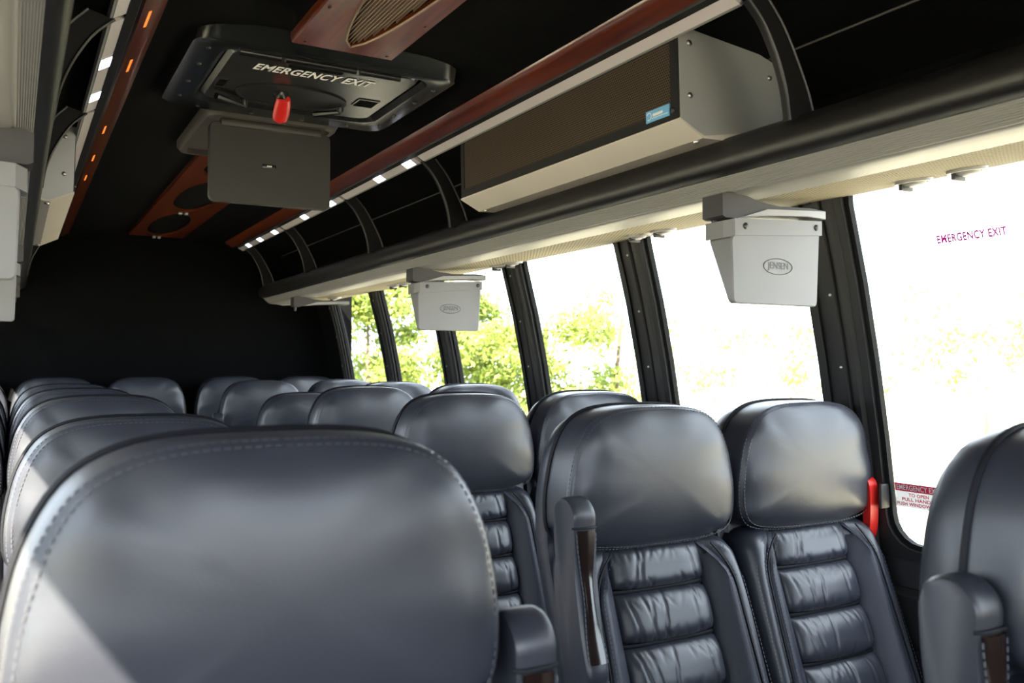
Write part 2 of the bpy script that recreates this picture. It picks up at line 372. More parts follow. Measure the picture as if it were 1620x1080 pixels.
# ------------------------------------------------------------------ luggage racks
ARCH_R = [1.17, 2.62, 3.38, 4.28, 5.10]
ARCH_L = [1.10, 1.83, 2.55, 4.20, 5.05]
for left in (False, True):
    s = 'left' if left else 'right'
    YE = 5.20
    root = empty('luggage_rack'); tag(root, 'open overhead luggage rack with dark rounded rail along the %s side' % s, 'luggage rack', 'overhead racks')
    mm = lambda VF: mirror(VF, left)
    rail = crom([(1.300, 1.722), (1.272, 1.715), (1.252, 1.697), (1.244, 1.670), (1.252, 1.648), (1.276, 1.6385), (1.315, 1.640), (1.335, 1.665), (1.332, 1.710)], 36)
    mk('rail', mm(ext_y(rail, [Y0 + (YE - Y0) * k / 30 for k in range(31)])), 'rail', root, 60)
    c0 = Vector((1.29, 1.68)); 
    mk('rail_end', mm(loft([[(c0.x + (p.x - c0.x) * f, YE + d, c0.y + (p.y - c0.y) * f) for p in rail] for f, d in ((1, 0), (0.96, 0.02), (0.8, 0.04), (0.45, 0.055))])), 'rail', root, 60)
    # ribbed aluminium band
    rib = []
    A, B = Vector((1.275, 1.6385)), Vector((1.300, 1.614)); nr = Vector((-0.7, -0.7))
    for k in range(8):
        for t, d in ((0.0, 0.0), (0.35, 0.0016), (0.65, 0.0016), (1.0, 0.0)):
            q = A + (B - A) * ((k + t) / 8) + nr * d
            rib.append((q.x, q.y))
    rib += [(1.302, 1.611), (1.318, 1.609), (1.34, 1.620), (1.31, 1.638)]
    mk('ribbed_band', mm(ext_y(rib, (Y0, YE))), 'aluminium', root, 20)
    band = [(1.303, 1.6135), (1.308, 1.6085), (1.320, 1.6068), (1.388, 1.6045), (1.391, 1.608), (1.388, 1.613), (1.32, 1.617)]
    mk('smooth_band', mm(ext_y(band, (Y0, YE + 0.01))), 'aluminium', root, 60)
    mk('joint', mm(ext_y([(1.3885, 1.6085), (1.400, 1.6085), (1.400, 1.620), (1.3885, 1.620)], (Y0, YE))), 'black_plastic', root)
    pn = [-1.7, -0.35, 1.12, 2.12, 3.10, 4.12, 5.18]
    for k in range(len(pn) - 1):
        q = [(1.396, 1.6065), (1.46, 1.612), (1.53, 1.619), (1.60, 1.6275), (1.668, 1.637), (1.668, 1.645), (1.53, 1.63), (1.396, 1.614)]
        mk('underside_panel', mm(ext_y(q, (pn[k] + 0.001, pn[k + 1] - 0.001))), 'perforated', root, 50)
    sh = [(1.32, 1.660), (1.645, 1.668), (1.645, 1.680), (1.32, 1.672)]
    mk('shelf', mm(ext_y(sh, (Y0, YE))), 'carpet', root)
    # closing cap at the rear end
    capP = [(1.268, 1.640), (1.30, 1.612), (1.39, 1.600), (1.54, 1.612), (1.668, 1.636), (1.668, 1.69), (1.34, 1.69)]
    c1 = Vector((1.50, 1.655))
    mk('end_cap', mm(loft([[(c1.x + (x - c1.x) * f, YE + d, c1.y + (z - c1.y) * f) for x, z in capP] for f, d in ((1, -0.002), (0.97, 0.03), (0.8, 0.09), (0.5, 0.12))])), 'silver_plastic', root, 50)
    for ya in (ARCH_L if left else ARCH_R):
        L1 = crom([(1.140, 1.905), (1.178, 1.868), (1.212, 1.810), (1.232, 1.755), (1.241, 1.700)], 16, False)
        L2 = crom([(1.186, 1.917), (1.226, 1.872), (1.262, 1.812), (1.288, 1.760), (1.304, 1.715)], 16, False)
        loop = [tuple(p) for p in L1] + [tuple(p) for p in reversed(L2)]
        br = mk('divider', mm(ext_y(loop, (ya - 0.012, ya + 0.004))), 'divider_plastic', root, 40)
        for Lk in (L1, L2):
            mk('bead', mm(tube([(p.x, ya - 0.012, p.y) for p in Lk], 0.0035, 6)), 'rail', br)
    mk('seam', mm(tube([(1.40, Y0 + 0.1, 1.902), (1.40, 5.3, 1.902)], 0.0025, 6)), 'tv_trim', root)

# slim light strips above the racks
for left in (False, True):
    s = 'left' if left else 'right'
    root = empty('light_strip'); tag(root, 'slim white lamp strip beside the wood trim above the %s luggage rack' % s, 'light strip', 'cabin light strips')
    mm = lambda VF: mirror(VF, left)
    mk('dark_channel', mm(ext_y([(1.098, 1.928), (1.102, 1.920), (1.120, 1.918), (1.120, 1.94)], (Y0, 5.15))), 'black_plastic', root)
    cuts = [Y0] + (ARCH_L if left else ARCH_R) + [5.2]
    for k in range(len(cuts) - 1):
        a, b = cuts[k] + 0.014, cuts[k + 1] - 0.014
        mk('diffuser_panel', mm(ext_y([(1.119, 1.9195), (1.143, 1.9055), (1.150, 1.912), (1.125, 1.93)], (a, b))), 'strip_white', root)
        mk('lower_lip', mm(ext_y([(1.143, 1.9065), (1.149, 1.904), (1.154, 1.909), (1.150, 1.914)], (a, b))), 'aluminium', root)
    for y in ([1.35, 1.55, 2.12, 2.40] if left else [2.70, 2.97, 3.52, 3.90, 4.42, 4.72, 4.98]):
        mk('lamp', mm(ext_y([(1.1195, 1.9182), (1.1415, 1.9053), (1.1435, 1.9085), (1.1215, 1.9214)], (y - 0.035, y + 0.035))), 'led', root)

# ------------------------------------------------------------------ overhead air-conditioning units
def ac_unit(left, ya, yb, label):
    root = empty('air_conditioner'); tag(root, label, 'air conditioner', 'overhead air conditioners')
    mm = lambda VF: mirror(VF, left)
    body = [(1.160, 1.925), (1.163, 1.744), (1.217, 1.7155), (1.275, 1.7165), (1.41, 1.745), (1.440, 1.79), (1.440, 1.850), (1.411, 1.893), (1.301, 1.925)]
    mk('core', mm(ext_y(body, (ya + 0.006, yb - 0.006))), 'ac_core', root, 20)
    endp = [(1.151, 1.929), (1.156, 1.742), (1.215, 1.712), (1.275, 1.714), (1.42, 1.745), (1.445, 1.79), (1.445, 1.852), (1.411, 1.896), (1.301, 1.929)]
    for y0, y1 in ((ya, ya + 0.006), (yb - 0.006, yb)):
        e = mk('end_panel', mm(ext_y(endp, (y0, y1))), 'ac_metal', root, 20)
        d = -1 if y0 == ya else 1
        for x, z in ((1.178, 1.898), (1.180, 1.792), (1.400, 1.862)):
            mk('screw', mm(disc((x, y0 if d < 0 else y1, z), (0, d, 0), 0.0062, 0.004)), 'screw', e)
    mk('bottom_panel', mm(ext_y([(1.1535, 1.7435), (1.1525, 1.7395), (1.2135, 1.7095), (1.280, 1.7115), (1.40, 1.742), (1.40, 1.747), (1.216, 1.7145)], (ya - 0.001, yb + 0.001))), 'beige_metal', root, 20)
    for y in (ya + 0.03, yb - 0.03):
        mk('screw', mm(disc((1.222, y, 1.711), (0, 0, -1), 0.007, 0.006)), 'screw', root)
    # face: a dark frame round a perforated sheet
    fx = lambda z: 1.1515 + (1.927 - z) * 0.021
    outer = rrect(ya + 0.002, yb - 0.002, 1.744, 1.928, 0.004, 2); inner = rrect(ya + 0.028, yb - 0.022, 1.766, 1.904, 0.006, 2)
    mk('face_frame', mm(ringframe(outer, inner, lambda y, z: (fx(z) - 0.002, y, z), lambda y, z: (fx(z) + 0.006, y, z))), 'tv_gray' if 0 else 'black_plastic', root, 20)
    mk('grille', mm(ext_y([(fx(1.768) + 0.0005, 1.765), (fx(1.90) + 0.0005, 1.905), (fx(1.90) + 0.003, 1.905), (fx(1.768) + 0.003, 1.765)], (ya + 0.026, yb - 0.02))), 'ac_mesh', root, 20)
    for y in (ya + 0.02, (ya + yb) / 2 - 0.09, yb - 0.25):
        mk('screw', mm(disc((fx(1.916) - 0.002, y, 1.916), (-1, 0, 0), 0.0065, 0.006)), 'dark_screw', root)
    mk('screw', mm(disc((fx(1.757) - 0.002, ya + 0.02, 1.762), (-1, 0, 0), 0.0065, 0.006)), 'dark_screw', root)
    if not left:
        st = mk('brand_plate', mm(ext_y([(fx(1.75) - 0.004, 1.755), (fx(1.78) - 0.004, 1.779), (fx(1.78), 1.779), (fx(1.75), 1.755)], (ya + 0.03, ya + 0.105))), 'blue_sticker', root, 20)
        X = fx(1.767) - 0.0047
        mk('mark', tube([(X, ya + 0.094 + 0.0075 * math.cos(a / 10), 1.767 + 0.0075 * math.sin(a / 10)) for a in range(5, 58, 6)], 0.0009, 4), 'white_print', st)
        mk('mark', ext_y([(X, 1.765), (X, 1.7705), (X + 0.001, 1.7705), (X + 0.001, 1.765)], (ya + 0.050, ya + 0.082)), 'white_print', st)
        mk('mark', ext_y([(X, 1.761), (X, 1.7622), (X + 0.001, 1.7622), (X + 0.001, 1.761)], (ya + 0.034, ya + 0.085)), 'white_print', st)
    return root
ac_unit(False, 1.363, 2.352, 'grey metal air conditioner with brown mesh face and blue plate')
ac_unit(True, 2.80, 3.86, 'grey metal air conditioner on the rack beside the amber streaked trim')

# ------------------------------------------------------------------ flip-down rack monitors
def monitor(left, y, lid, label):
    root = empty('rack_monitor'); tag(root, label, 'monitor', 'flip-down rack monitors')
    mm = lambda VF: mirror(VF, left)
    # y is the front plane; bracket: tall block at the aisle end, tapering arm to the window
    arm = [(1.276, 1.606), (1.276, 1.560), (1.284, 1.556), (1.315, 1.556), (1.33, 1.562), (1.42, 1.570), (1.52, 1.575), (1.578, 1.574), (1.578, 1.594), (1.53, 1.596), (1.44, 1.592), (1.38, 1.597), (1.345, 1.606), (1.32, 1.611), (1.29, 1.610)]
    mk('bracket', mm(ext_y(arm, (y + 0.004, y + 0.066))), 'bracket_gray', root, 40)
    mk('arm_plate', mm(ext_y([(1.33, 1.5605), (1.38, 1.5665), (1.44, 1.5715), (1.52, 1.5765), (1.577, 1.575), (1.577, 1.592), (1.48, 1.587), (1.40, 1.582)], (y, y + 0.004))), 'silver_plastic', root, 40)
    mk('hinge_pin', mm(disc((1.296, y + 0.05, 1.556), (0, 0, -1), 0.007, 0.02, 8, False)), 'dark_screw', root)
    if lid:
        hd = mk('hinge_bar', mm(loft([[(x, yy, z) for x, yy, z in q] for q in (
            [(1.284, y + 0.012, 1.514), (1.284, y + 0.012, 1.550), (1.284, y + 0.066, 1.550), (1.284, y + 0.066, 1.514)],
            [(1.300, y - 0.006, 1.518), (1.300, y - 0.006, 1.554), (1.300, y + 0.066, 1.554), (1.300, y + 0.066, 1.518)],
            [(1.558, y - 0.006, 1.536), (1.558, y - 0.006, 1.568), (1.558, y + 0.05, 1.568), (1.558, y + 0.05, 1.536)])])), 'monitor_gray', root, 30)
        for x, z in ((1.330, 1.540), (1.540, 1.552)):
            mk('screw', mm(disc((x, y - 0.0055, z), (0, -1, 0), 0.0072, 0.004, 10)), 'dark_screw', hd)
        # wedge-shaped lid: thick at the hinge, thin at the lower edge
        def lidring(f, back):
            P = []
            for x, z in rrect(1.297, 1.545, 1.378, 1.545, 0.009, 4):
                t = (z - 1.378) / 0.167; th = 0.010 + 0.055 * max(0, t)
                xx = x + 0.010 * t if x > 1.42 else x - 0.004 * t
                zz = z - 0.014 * (1.42 - x) / 0.125 - 0.012 if z > 1.5 else z
                P.append((1.42 + (xx - 1.42) * f, y + (th if back else 0), 1.46 + (zz - 1.46) * f))
            return P
        fr = [(x, yy - 0.003, z) for x, yy, z in lidring(0.978, False)]
        ld = mk('lid', mm(loft([fr, lidring(1, False), lidring(1, True)])), 'monitor_gray', root, 35)
        if not left:
            yo = y - 0.0036
            el = [(1.425 + 0.042 * math.cos(2 * math.pi * k / 40), yo, 1.460 + 0.0170 * math.sin(2 * math.pi * k / 40)) for k in range(40)]
            mk('emblem_ring', tube(el, 0.0008, 4, True), 'emboss', ld)
            t = text('JENSEN', 0.060, 0.019)
            mk('lettering', mapped(t, lambda a, b: (1.425 + a, yo - 0.0003, 1.460 + b)), 'emboss', ld, 0)
    return root
monitor(False, 1.37, True, 'large grey flip-down monitor lid with oval emblem nearest the red handle')
monitor(False, 3.0, True, 'grey flip-down monitor lid hanging in mid coach before a window pillar')
monitor(False, 4.58, False, 'bare folded monitor bracket under the far end of the right rack')
monitor(True, 1.53, True, 'pale monitor with dark bracket cut off by the photo edge, foremost on the left rack')
monitor(True, 3.0, True, 'pale monitor hanging farther back under the left rack')
monitor(True, 4.57, False, 'bare bracket at the far end under the left rack')

# reading lights set in the perforated strip
rl = [(1.595, 1.045, 'foremost'), (1.60, 1.165, 'second'), (1.56, 1.915, 'third'), (1.555, 2.02, 'fourth'), (1.60, 2.83, 'fifth'), (1.61, 2.955, 'sixth'), (1.535, 3.705, 'seventh'), (1.53, 3.81, 'eighth'), (1.535, 4.70, 'rearmost')]
for k, (x, y, nm) in enumerate(rl):
    z = lerp(x, (1.396, 1.46, 1.53, 1.60, 1.668), (1.6065, 1.612, 1.619, 1.6275, 1.637))
    root = empty('reading_light', (x, y, z)); tag(root, 'small silver reading light, %s of the row in the perforated strip' % nm, 'reading light', 'reading lights in the rack underside')
    bz = ringframe([(0.036 * math.cos(a * math.pi / 12), 0.036 * math.sin(a * math.pi / 12)) for a in range(24)], [(0.027 * math.cos(a * math.pi / 12), 0.027 * math.sin(a * math.pi / 12)) for a in range(24)],
                   lambda a, b: (a, b, -0.006 + 0.11 * a), lambda a, b: (a * 1.03, b * 1.03, 0.002 + 0.11 * a))
    mk('bezel', bz, 'silver_plastic', root, 40)
    mk('swivel', disc((0, 0, 0.002), (0.1, 0, -1), 0.026, 0.014, 18), 'aluminium', root, 40)
    mk('lens', disc((-0.002, -0.004, -0.0105), (0.1, -0.2, -1), 0.011, 0.004, 12), 'strip_white', root, 40)
    mk('tab', box(-0.02, 0.016, 0.012, 0.021, -0.020, -0.004, 0.002), 'bracket_gray', root, 40)

# ------------------------------------------------------------------ roof hatch
HX0, HX1, HY0, HY1, HZ = 0.328, 0.947, 1.930, 2.482, 1.940
root = empty('roof_hatch', (0, 0, 0)); tag(root, 'black plastic emergency roof hatch with red handle set in the headliner', 'roof hatch')
o1 = rrect(HX0 - 0.004, HX1 + 0.004, HY0 - 0.03, HY1 + 0.006, 0.06, 6); o2 = rrect(HX0, HX1, HY0, HY1, 0.05, 6)
o3 = rrect(HX0 + 0.010, HX1 - 0.010, HY0 + 0.008, HY1 - 0.010, 0.045, 6)
i1 = rrect(HX0 + 0.062, HX1 - 0.062, HY0 + 0.028, HY1 - 0.088, 0.05, 6); i2 = rrect(HX0 + 0.075, HX1 - 0.075, HY0 + 0.036, HY1 - 0.10, 0.045, 6)
rg = lambda P, z: [(x, y, z) for x, y in P]
V, Fc = loft([rg(o1, 1.99), rg(o2, HZ + 0.006), rg(o3, HZ), rg(i1, HZ - 0.001), rg(i2, HZ + 0.010), rg(i2, HZ + 0.04)], False, False)
fl = mk('flange', (V, Fc), 'hatch_plastic', root, 35)
sm = mesh('screw', *disc((0, 0, 0), (0, 0, -1), 0.0055, 0.004, 8))
for x, y in ((0.362, 1.985), (0.362, 2.10), (0.362, 2.24), (0.362, 2.37), (0.42, 2.445), (0.56, 2.445), (0.70, 2.445), (0.83, 2.445), (0.912, 2.40), (0.912, 2.28), (0.912, 2.14), (0.912, 2.02)):
    put('screw', sm, 'dark_screw', fl, (x, y, HZ))
d1 = rrect(HX0 + 0.080, HX1 - 0.080, HY0 + 0.040, HY1 - 0.104, 0.035, 6); d2 = rrect(HX0 + 0.090, HX1 - 0.090, HY0 + 0.048, HY1 - 0.114, 0.03, 6)
door = mk('door', loft([rg(d1, HZ + 0.045), rg(d1, HZ + 0.012), rg(d2, HZ + 0.003)]), 'hatch_plastic', root, 35)
DZ = HZ + 0.003
for x0, x1, y0, y1 in ((0.385, 0.450, 2.192, 2.255), (0.776, 0.836, 2.185, 2.252), (0.543, 0.678, 1.982, 2.032)):
    x0 = max(x0, HX0 + 0.095); x1 = min(x1, HX1 - 0.095)
    q = rrect(x0, x1, y0, y1, 0.004, 2); q2 = rrect(x0 + 0.004, x1 - 0.004, y0 + 0.004, y1 - 0.004, 0.003, 2)
    pk = mk('pocket', ringframe(q, q2, lambda x, y: (x, y, DZ - 0.0025), lambda x, y: (x, y, DZ + 0.001)), 'black_gloss', door, 20)
    mk('pocket_floor', box(x0 + 0.003, x1 - 0.003, y0 + 0.003, y1 - 0.003, DZ - 0.0012, DZ + 0.001), 'headliner', pk, 0)
el = [(0.622 + 0.142 * math.cos(2 * math.pi * k / 48), 2.262 + (0.092 if math.sin(2 * math.pi * k / 48) < 0 else 0.088) * math.sin(2 * math.pi * k / 48)) for k in range(48)]
el2 = [(0.622 + (x - 0.622) * 0.93, 2.262 + (y - 2.262) * 0.90) for x, y in el]
hd = mk('handle_recess', ringframe(el, el2, lambda x, y: (x, min(y, 2.36), DZ - 0.004), lambda x, y: (x, min(y, 2.36), DZ + 0.001)), 'black_plastic', door, 30)
mk('recess_floor', loft([[(x, min(y, 2.358), DZ - 0.0015) for x, y in el2], [(x, min(y, 2.358), DZ + 0.0005) for x, y in el2]]), 'black_plastic', hd, 30)
mk('handle_hub', disc((0.585, 2.235, DZ), (0, 0, -1), 0.020, 0.022, 14), 'black_gloss', root)
pad = []
for t, wd, dz, th in ((0, 0.017, -0.018, 0.010), (0.25, 0.020, -0.030, 0.012), (0.6, 0.021, -0.044, 0.012), (0.85, 0.019, -0.052, 0.010), (1.0, 0.009, -0.055, 0.005)):
    c = Vector((0.590, 2.225, DZ)) + Vector((0.012, 0.085, 0)) * t + Vector((0, 0, dz)); sd = Vector((0.99, -0.14, 0))
    pad.append([c + sd * wd * math.cos(a * math.pi / 6) + Vector((0, 0.05, 1)) * th * math.sin(a * math.pi / 6) for a in range(12)])
hn = mk('handle', loft(pad), 'red', root, 50); tag(hn, 'red plastic release lever')
for a, b in (((0.440, 2.305), (0.520, 2.352)), ((0.705, 2.345), (0.758, 2.285))):
    a3, b3 = Vector((a[0], a[1], DZ - 0.012)), Vector((b[0], b[1], DZ - 0.014))
    lv = mk('latch_lever', tube([a3 + (b3 - a3) * (k / 6) for k in range(7)], lambda t: 0.009 - 0.003 * t, 8), 'black_gloss', root)
    mk('pivot', disc((b[0], b[1], DZ), (0, 0, -1), 0.010, 0.018, 10), 'dark_screw', lv)
for x0, x1 in ((0.425, 0.515), (0.525, 0.69), (0.70, 0.80)):
    mk('hinge', tube([(x0, HY0 + 0.036, HZ - 0.004), (x1, HY0 + 0.036, HZ - 0.004)], 0.0085, 10), 'black_gloss', root)
t = text('EMERGENCY EXIT', 0.290, 0.046, 0.2, 0.028)
lt = mk('lettering', mapped(t, lambda a, b: (0.6235 + a, 2.062 - b, DZ - 0.0014)), 'white_print', root, 0); tag(lt, 'white italic lettering EMERGENCY EXIT')

# ------------------------------------------------------------------ ceiling screen
root = empty('ceiling_screen', (0, 0, 0)); tag(root, 'dark grey flip-down screen hanging from the headliner behind the hatch', 'screen')
TX0, TX1, TY = 0.477, 0.829, 2.600
h0 = rrect(TX0 - 0.022, TX1 + 0.012, TY - 0.085, TY + 0.47, 0.045, 6); h1 = rrect(TX0 - 0.012, TX1 + 0.004, TY - 0.075, TY + 0.455, 0.04, 6)
h2 = rrect(TX0 + 0.002, TX1 - 0.010, TY - 0.055, TY + 0.44, 0.03, 6)
mk('housing', loft([rg(h0, 1.99), rg(h0, 1.960), rg(h1, 1.945), rg(h2, 1.9445), rg(h2, 1.962)], False, True), 'tv_trim', root, 40)
mk('hinge_bar', box(TX0 + 0.03, TX1 - 0.03, TY - 0.02, TY + 0.012, 1.932, 1.956, 0.006), 'tv_trim', root)
pl = rrect(TX0, TX1, 1.716, 1.943, 0.018, 5); pl2 = rrect(TX0 + 0.002, TX1 - 0.002, 1.718, 1.941, 0.017, 5)
yz = lambda P, y: [(x, y, z) for x, z in P]
ld = mk('lid', loft([yz(pl2, TY - 0.012), yz(pl, TY - 0.010), yz(pl, TY + 0.012), yz(pl2, TY + 0.014)]), 'tv_gray', root, 30)
pt = mk('name_plate', box(0.625, 0.665, TY - 0.0145, TY - 0.011, 1.823, 1.8345, 0.001), 'black_gloss', ld)
for k in range(3):
    mk('mark', box(0.6385 + 0.005 * k, 0.6425 + 0.005 * k, TY - 0.0150, TY - 0.0143, 1.8265, 1.831), 'white_print', pt, 0)

# ------------------------------------------------------------------ mahogany ceiling consoles
root = empty('ceiling_console', (0, 0, 0)); tag(root, 'glossy mahogany ceiling console with ribbed grille just ahead of the roof hatch', 'ceiling console')
X0, X1, YA, YB, ZC = 0.492, 0.724, 0.60, 1.815, 1.920
# body: outer slab with a leaf-shaped opening
tip = (0.600, 1.785)
leafp = []
for k in range(33):
    t = k / 32; yy = 1.785 - 1.05 * t; wdt = 0.071 * (math.sin(math.pi * min(1, t * 1.0)) ** 0.55 if 0 < t < 1 else 0)
    leafp.append((0.610 + 0.004 * math.cos(t * 3) - wdt, yy))
right = [(2 * (0.610 + 0.004 * math.cos(k / 32 * 3)) - leafp[k][0], leafp[k][1]) for k in range(31, 0, -1)]
leafl = leafp + right
n = len(leafl)
def toedge(p):
    c = ((X0 + X1) / 2, (YA + YB) / 2); dx, dy = p[0] - c[0], p[1] - c[1]
    s = min(((X1 - X0) / 2 - 0.006) / max(abs(dx), 1e-6), ((YB - YA) / 2 - 0.002) / max(abs(dy), 1e-6)); return (c[0] + dx * s, c[1] + dy * s)
outl = [toedge(p) for p in leafl]
def corners(P, x0, x1, y0, y1):
    for c in ((x0, y0), (x0, y1), (x1, y0), (x1, y1)):
        k = min(range(len(P)), key=lambda i: (P[i][0] - c[0]) ** 2 + (P[i][1] - c[1]) ** 2); P[k] = c
    return P
corners(outl, X0 + 0.006, X1 - 0.006, YA + 0.002, YB - 0.002)
Vv = []
for P, z, gx in ((outl, ZC + 0.020, 0.004), (outl, ZC + 0.008, 0.004), (outl, ZC, 0.0), (leafl, ZC + 0.004, 0), (leafl, ZC + 0.014, 0)):
    cxm = (X0 + X1) / 2
    Vv.append([(x + (gx if x > cxm + 0.09 else -gx if x < cxm - 0.09 else 0), y, z) for x, y in P])
mk('body', loft(Vv, False, False), 'mahogany', root, 30)
mk('mount', box(X0 + 0.012, X1 - 0.012, YA + 0.01, YB - 0.012, ZC + 0.019, 1.984), 'headliner', root)
mk('rim', tube([(x, y, ZC + 0.003) for x, y in leafl], 0.0028, 6, True), 'grille_metal', root)
ribs = []
k = 0; yy = 0.80
gp = []
for k in range(22):
    x = 0.535 + 0.0075 * k
    ts = [j / 200 for j in range(1, 200) if abs(x - 0.610 - 0.004 * math.cos(j / 200 * 3)) < 0.064 * math.sin(math.pi * j / 200) ** 0.55]
    if len(ts) < 4: continue
    a, b = 1.785 - 1.05 * ts[-1], 1.785 - 1.05 * ts[0]
    gp.append(ext_y([(x - 0.0026, ZC + 0.0165), (x - 0.001, ZC + 0.008), (x + 0.001, ZC + 0.008), (x + 0.0026, ZC + 0.0165)], (a, b)))
gr = mk('grille', join(*gp), 'grille_metal', root, 20); gr['kind'] = 'stuff'
mk('grille_back', loft([[(x, y, ZC + 0.017) for x, y in leafl], [(x, y, ZC + 0.0185) for x, y in leafl]]), 'black_gloss', root, 20)
for x, y in ((0.51, 1.60), (0.705, 1.60), (0.52, 1.795), (0.70, 1.795), (0.705, 1.42), (0.51, 1.42)):
    mk('screw', disc((x, y, ZC), (0, 0, -1), 0.004, 0.002, 8), 'dark_screw', root)
# rear panel with three oval openings
root = empty('ceiling_console', (0, 0, 0)); tag(root, 'long mahogany ceiling panel with oval openings running back to the rear wall', 'ceiling console')
PX0, PX1, PZ = 0.545, 0.825, 1.962
for a, b in ((3.10, 3.52), (3.52, 4.36), (4.36, 5.24)):
    cy = (a + b) / 2; c = (PX0 + PX1) / 2; nn = 48
    hole = [(c + 0.088 * math.cos(2 * math.pi * k / nn), cy + (b - a) * 0.455 * math.sin(2 * math.pi * k / nn)) for k in range(nn)]
    def tb(p):
        dx, dy = p[0] - c, p[1] - cy; s = min((PX1 - PX0) / 2 / max(abs(dx), 1e-6), (b - a) / 2 / max(abs(dy), 1e-6)); return (c + dx * s, cy + dy * s)
    out = corners([tb(p) for p in hole], PX0, PX1, a, b)
    pnl = mk('panel', loft([[(x, y, 1.995) for x, y in out], [(x, y, PZ) for x, y in out], [(x, y, PZ) for x, y in hole], [(x, y, PZ + 0.02) for x, y in hole]], False, False), 'mahogany', root, 30)
    mk('oval_cover', loft([[(x, y, PZ + 0.012) for x, y in hole], [(x, y, PZ + 0.02) for x, y in hole]]), 'headliner', root, 20)
    for dx in (-0.013, 0.013):
        mk('clip', box(c + dx - 0.008, c + dx + 0.008, b - 0.03, b - 0.005, PZ - 0.012, PZ, 0.003), 'screw', pnl)

# ------------------------------------------------------------------ window release handle, stickers
root = empty('window_release', (0, 0, 0)); tag(root, 'red emergency release handle at the foot of the window pillar', 'window handle')
P = crom([(0, 0.975), (0.012, 0.985), (0.022, 0.972), (0.022, 0.93), (0.016, 0.87), (0.006, 0.84), (0.0, 0.86), (0.0, 0.92)], 32)
mk('lever', loft([[(wx(p[1]) - d, 1.412 - (p[0] - 0.011) * 1.1, p[1]) for p in P] for d in (0.022, 0.026, 0.046, 0.050)]), 'red', root, 50)
mk('pivot', disc((wx(0.965) - 0.048, 1.414, 0.966), (-1, 0, 0), 0.007, 0.005), 'dark_screw', root)
mk('catch', box(wx(0.95) - 0.034, wx(0.95) - 0.004, 1.380, 1.390, 0.915, 0.972, 0.003), 'bracket_gray', root)
root = empty('exit_sticker', (0, 0, 0)); tag(root, 'white sticker with red emergency exit instructions on the front window pane', 'sticker')
def onpane(y0, z0, d=0.0): return lambda a, b: (wx(z0 + b) + 0.0052 - d, y0 - a, z0 + b)
def patch(y0, z0, wd, ht, d): return mapped(([(-wd / 2, -ht / 2), (wd / 2, -ht / 2), (wd / 2, 0), (wd / 2, ht / 2), (-wd / 2, ht / 2), (-wd / 2, 0)], [(0, 1, 2, 5), (5, 2, 3, 4)]), onpane(y0, z0, d))
SY = 1.311; SWD = 0.122
mk('sheet', patch(SY, 0.948, SWD, 0.056, 0.0), 'sticker_paper', root, 0)
mk('red_bar', patch(SY, 0.9665, SWD, 0.018, 0.0006), 'sticker_red', root, 0)
mk('lettering', mapped(text('EMERGENCY EXIT', SWD - 0.01, 0.0125, 0, 0.012), onpane(SY, 0.9665, 0.0012)), 'white_print', root, 0)
for k, (s, wd) in enumerate((('TO OPEN', 0.052), ('PULL HANDLE', 0.088), ('PUSH WINDOW OUT', 0.116))):
    mk('lettering', mapped(text(s, wd, 0.0082, 0, 0.03), onpane(SY - 0.0, 0.950 - 0.0108 * k, 0.0010)), 'red_print', root, 0)
root = mk('exit_decal', mapped(text('EMERGENCY EXIT', 0.150, 0.0175, 0, 0.036), onpane(1.106, 1.514, 0.0012)), 'magenta_print', None, 0)
tag(root, 'magenta EMERGENCY EXIT lettering high on the front window pane', 'decal')
# ------------------------------------------------------------------ seats (local: x across, -y to the front of the coach, z up)
def shift(z):            # how far the back leans: the lower back comes forward
    d = 0.90 - z
    return 0.0 if d <= -0.02 else -0.36 * (d + 0.02) ** 2 / 0.16 if d <= 0.06 else -0.0144 - 0.36 * (d - 0.06)
def half(P): return P + [(-x, z) for x, z in reversed(P[1:-1])]
HEAD = crom([Vector(p) for p in half([(0, 1.168), (0.075, 1.166), (0.128, 1.156), (0.168, 1.131), (0.195, 1.086), (0.209, 1.035), (0.216, 0.980), (0.211, 0.928), (0.184, 0.898), (0.11, 0.886), (0, 0.884)])], 72)
def ring(P, f, y, c, fz=None, lean=False):
    fz = f if fz is None else fz
    return [(c[0] + (p[0] - c[0]) * f, y + (shift(c[1] + (p[1] - c[1]) * fz) if lean else 0), c[1] + (p[1] - c[1]) * fz) for p in P]
HC = (0, 1.03)
SM = {}
def headrest_mesh():
    rs = []
    for f, y in ((0.02, -0.021), (0.2, -0.0206), (0.4, -0.0192), (0.6, -0.016), (0.75, -0.0112), (0.86, -0.0045), (0.93, 0.003), (0.952, 0.0062), (0.962, 0.0090), (0.972, 0.0100), (0.984, 0.017), (0.995, 0.028), (1.0, 0.045), (1.0, 0.066), (0.997, 0.082)):
        q = ring(HEAD, f, y, HC)
        r2 = []
        for k, (x, yy, z) in enumerate(q):
            a = 2 * math.pi * k / len(q)
            # soft pulls in the cover towards the lower corners and the top seam
            pull = 0.0022 * math.sin(9 * a + 1.3) * max(0, min(1, (f - 0.55) / 0.35)) * (1 if f < 0.95 else 0.2)
            for px, pz, dx, dz in ((-0.14, 0.93, 0.35, 1.0), (0.16, 0.92, -0.5, 1.0), (-0.12, 1.13, 0.25, -1.0)):
                t = (x - px) * dx + (z - pz) * dz; s = (x - px) * dz - (z - pz) * dx
                if 0 < t < 0.08: pull += 0.005 * math.exp(-(s / 0.012) ** 2) * (1 - t / 0.08) * (1 if f < 0.95 else 0)
            r2.append((x, yy + pull, z + (0.012 * (x / 0.24) ** 2 if z < 0.92 else 0)))
        rs.append(r2)
    return mesh('headrest', *loft(rs), smooth=60)
